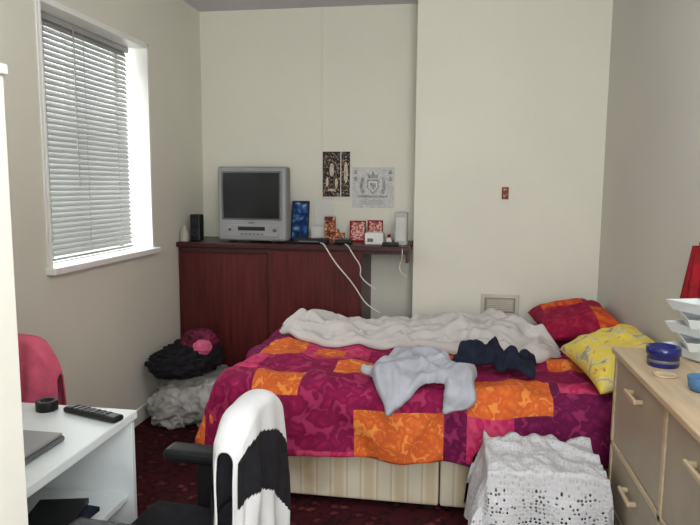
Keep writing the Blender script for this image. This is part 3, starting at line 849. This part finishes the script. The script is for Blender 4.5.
# ------------------------------------------------------------------ chairs
def draped(name, w, top, bot_f, bot_b, th, mats, matfn, seed, arc=0.06, shoulder=0.0, amp=1.0, NU=60, NV=90):
    bm = bmesh.new()
    g = []
    r = th + 0.012
    Lf = top - bot_f; Lb = top - bot_b
    arcL = math.pi * r
    tot = Lf + arcL + Lb
    for i in range(NU + 1):
        u = -1 + 2 * i / NU
        row = []
        for j in range(NV + 1):
            d = tot * j / NV
            if d < Lf: x, z, hang = -r, bot_f + d, Lf - d
            elif d < Lf + arcL:
                a = (d - Lf) / r; x, z, hang = -r * math.cos(a), top + r * math.sin(a) * 0.8, 0
            else: x, z, hang = r, top - (d - Lf - arcL), d - Lf - arcL
            z -= arc * abs(u) ** 3
            k = min(1, hang * 5)
            sg = 1 if x > 0 else -1
            x += sg * amp * max(0, 0.018 + 0.022 * noise.noise(Vector((u * 3 + seed, z * 4, sg)))
                    + 0.012 * math.sin(u * 9 + 3 * noise.noise(Vector((z * 3, seed, 0))))) * (0.3 + 0.7 * k)
            y = u * (w + 0.02 + shoulder * math.sin(min(1, hang * 3) * math.pi) + 0.03 * k * noise.noise(Vector((z * 5, u, seed))))
            if abs(u) > 0.85: x *= 1 - (abs(u) - 0.85) / 0.15 * 0.45
            row.append(bm.verts.new((x, y, z)))
        g.append(row)
    for i in range(NU):
        for j in range(NV):
            f = bm.faces.new([g[i][j], g[i + 1][j], g[i + 1][j + 1], g[i][j + 1]]); f.smooth = True
            d = tot * (j + .5) / NV
            face = 1 if d > Lf + arcL * 0.5 else -1
            f.material_index = matfn(face, -1 + 2 * (i + .5) / NU, (d - Lf - arcL / 2) * face)
    me = bpy.data.meshes.new(name); bm.to_mesh(me); bm.free()
    for m in mats: me.materials.append(m)
    ob = link(bpy.data.objects.new(name, me))
    md = ob.modifiers.new('solid', 'SOLIDIFY'); md.thickness = 0.005; md.offset = 0
    return ob
WOODC = M('chair_wood', (120, 78, 46), 0.5, 0.15, 6)
pc = [box('seat', (-0.02, -0.17, 0.43), (0.34, 0.17, 0.46), WOODC, 0.01),
      boxes('legs', [((x, y, 0), (x + 0.035, y + 0.035, 0.432), 0.003) for x in (-0.018, 0.30) for y in (-0.165, 0.13)], WOODC),
      boxes('back', [((-0.016, -0.13, 0.45), (0.016, -0.10, 0.82), 0.003), ((-0.016, 0.10, 0.45), (0.016, 0.13, 0.82), 0.003), ((-0.012, -0.13, 0.74), (0.012, 0.13, 0.82), 0.003), ((-0.012, -0.13, 0.6), (0.012, 0.13, 0.66), 0.003)], WOODC),
      draped('pink_fleece_jacket', 0.15, 0.885, 0.52, 0.5, 0.022, [PINK], lambda c, u, v: 0, 3, 0.15)]
group('dining_chair', pc, (-1.67, 2.20, 0), math.radians(90))

oc = []
bm = bmesh.new()
for k in range(5):
    a = 2 * math.pi * k / 5 + 0.3
    R = Matrix.Rotation(a, 4, 'Z')
    b2 = bmesh.new()
    addbox(b2, (0.02, -0.022, 0.075), (0.29, 0.022, 0.105), 0.008, 0)
    addlathe(b2, [(0, -0.022), (0.026, -0.022), (0.028, -0.01), (0.028, 0.01), (0.026, 0.022), (0, 0.022)], (0.275, 0, 0.03), 18, 0, Matrix.Rotation(math.pi / 2, 4, 'X'))
    addbox(b2, (0.268, -0.008, 0.03), (0.282, 0.008, 0.08), 0.002, 0)
    for v in b2.verts: v.co = R @ v.co
    merge(bm, b2, 0)
addlathe(bm, [(0, 0.07), (0.045, 0.07), (0.045, 0.11), (0.028, 0.12), (0.026, 0.3), (0.018, 0.3), (0.018, 0.41), (0, 0.41)], (0, 0, 0), 24)
oc.append(bmo('star_base', bm, BLACKP))
oc.append(box('seat', (-0.19, -0.235, 0.40), (0.20, 0.235, 0.48), BLACKF, 0.035, None, 4))
bm = bmesh.new()
N = 20
fr_, bk_ = [], []
BW = 0.155
for i in range(N + 1):
    r1, r2 = [], []
    for j in range(N + 1):
        u = -1 + 2 * i / N; v = j / N
        w = BW * (1 - 0.16 * abs(2 * v - 1) ** 3)
        z = 0.50 + 0.395 * v - 0.05 * abs(u) ** 4 * (1 if v > 0.5 else -1)
        bend = -0.05 * u * u + 0.03 * v
        th = max(0.15, (1 - u ** 6) * (1 - (2 * v - 1) ** 6))
        r1.append(bm.verts.new((0.24 + bend - 0.022 * th, u * w, z)))
        r2.append(bm.verts.new((0.24 + bend + 0.018 * th, u * w, z)))
    fr_.append(r1); bk_.append(r2)
for i in range(N):
    for j in range(N):
        bm.faces.new([fr_[i][j], fr_[i + 1][j], fr_[i + 1][j + 1], fr_[i][j + 1]])
        bm.faces.new([bk_[i][j], bk_[i][j + 1], bk_[i + 1][j + 1], bk_[i + 1][j]])
for i in range(N):
    for a in (0, N):
        bm.faces.new([fr_[i][a], bk_[i][a], bk_[i + 1][a], fr_[i + 1][a]])
        bm.faces.new([fr_[a][i], fr_[a][i + 1], bk_[a][i + 1], bk_[a][i]])
oc.append(bmo('backrest', bm, BLACKF, True))
oc.append(box('back_bar', (0.245, -0.03, 0.42), (0.262, 0.03, 0.6), BLACKP, 0.005))
oc.append(box('back_bracket', (0.1, -0.03, 0.39), (0.262, 0.03, 0.43), BLACKP, 0.005))
for nm, sy in (('arm_left', -1), ('arm_right', 1)):
    bm = bmesh.new()
    y = sy * 0.25
    addbox(bm, (-0.15, y - 0.042, 0.61), (0.13, y + 0.042, 0.655), 0.02, 0, None, 4)
    addbox(bm, (-0.04, y - 0.022, 0.42), (0.04, y + 0.022, 0.62), 0.012, 0, None, 3)
    addbox(bm, (-0.04, min(y, y - sy * 0.1), 0.39), (0.04, max(y, y - sy * 0.1), 0.42), 0.008, 0)
    oc.append(bmo(nm, bm, BLACKP))
def jm(face, u, d):
    if face > 0:
        lo = 0.07 + 0.10 * (u + 1) * 0.5
        hi = 0.19 + 0.20 * (u + 1) * 0.5
        if lo < d < hi and u > -0.92: return 1
        return 0
    return 1 if d > 0.10 and u > -0.85 else 0
jk = draped('draped_jacket', 0.150, 0.905, 0.58, 0.34, 0.025, [JACKW, BLACKF], jm, 7, 0.09, 0.02, 0.7, 110, 160)
jk.location = (0.245, 0, 0)
oc.append(jk)
group('office_chair', oc, (-0.775, 1.62, 0), math.radians(-4))

# ------------------------------------------------------------------ bag + clothes pile
def blob(name, items, mats, seed, zmin, fold_s=5, fold_a=0.22, zmax=9):
    bm = bmesh.new()
    for k, (c, r, mi) in enumerate(items):
        b2 = bmesh.new()
        bmesh.ops.create_icosphere(b2, subdivisions=5, radius=1)
        for v in b2.verts:
            p = v.co.copy()
            n1 = 1 - abs(noise.noise(p * fold_s * 0.4 + Vector((seed + k * 3, 0, 0)))) * 2
            n2 = ridge(p.x * fold_s * 0.5 + seed, p.y * fold_s * 0.5 + k * 5, p.z * fold_s * 0.9, 1.3) * 1.2
            f = 0.84 + fold_a * n1 * 0.7 + fold_a * 0.5 * n2
            q = Vector((p.x * r[0], p.y * r[1], p.z * r[2])) * f
            q += Vector(c)
            q.z = max(q.z, zmin)
            if q.z > zmax: q.z = zmax + 0.08 * (q.z - zmax)
            v.co = q
        for f in b2.faces: f.smooth = True
        merge(bm, b2, mi)
    return bmo(name, bm, mats)
blob('grey_storage_bag', [((-1.58, 3.84, 0.13), (0.30, 0.28, 0.19), 0), ((-1.44, 3.74, 0.13), (0.21, 0.2, 0.18), 0), ((-1.72, 3.66, 0.10), (0.15, 0.15, 0.14), 0)], [BAGM], 1, 0.002, zmax=0.29)
blob('clothes_pile', [((-1.66, 3.84, 0.39), (0.20, 0.20, 0.11), 0), ((-1.62, 3.86, 0.48), (0.12, 0.13, 0.085), 1), ((-1.70, 3.70, 0.375), (0.19, 0.16, 0.09), 0), ((-1.56, 3.76, 0.47), (0.06, 0.06, 0.05), 2)],
     [BLACKF, M('dark_red_cloth', (92, 26, 52), 0.9, 0.6, 12), M('pink_cloth', (190, 90, 120), 0.9, 0.2, 12)], 4, 0.31)

# ------------------------------------------------------------------ lights
def area(name, loc, target, sx, sy, power, col=(1, 1, 1)):
    l = bpy.data.lights.new(name, 'AREA'); l.shape = 'RECTANGLE'; l.size = sx; l.size_y = sy
    l.energy = power; l.color = col
    o = link(bpy.data.objects.new(name, l)); o.location = loc
    d = Vector(target) - Vector(loc)
    o.rotation_euler = d.to_track_quat('-Z', 'Y').to_euler()
    return o
area('window_daylight', (XL - 0.45, 3.335, 1.9), (0, 3.2, 1.2), 1.5, 1.6, 80, (0.95, 0.98, 1.0))
area('rear_fill', (0.15, YF + 0.1, 1.75), (-0.8, 4.5, 1.25), 1.5, 1.5, 88, (0.965, 0.985, 1.0))  # unseen fill light added behind the camera; the rear wall has no window
pl = bpy.data.lights.new('high_fill', 'POINT'); pl.energy = 34; pl.shadow_soft_size = 0.22; pl.color = (0.97, 0.985, 1.0)  # added fill to brighten the left wall and flatten shading; no lamp fitting here
po = link(bpy.data.objects.new('high_fill', pl)); po.location = (0.35, 1.3, 2.35)
w = bpy.data.worlds.new('world'); sc.world = w; w.use_nodes = True
w.node_tree.nodes['Background'].inputs[0].default_value = (0.9, 0.95, 1.0, 1)
w.node_tree.nodes['Background'].inputs[1].default_value = 2.2

# ------------------------------------------------------------------ camera
cam = bpy.data.cameras.new('camera'); co = link(bpy.data.objects.new('camera', cam))
cam.sensor_width = 36; cam.lens = 36 * 636 / 700; cam.clip_start = 0.05
Rm = Matrix.Rotation(math.radians(9.2), 4, 'Z') @ Matrix.Rotation(math.radians(90 - 6.85), 4, 'X') @ Matrix.Rotation(math.radians(0.4), 4, 'Z')
co.matrix_world = Matrix.Translation((0, 0, 1.5)) @ Rm
sc.camera = co
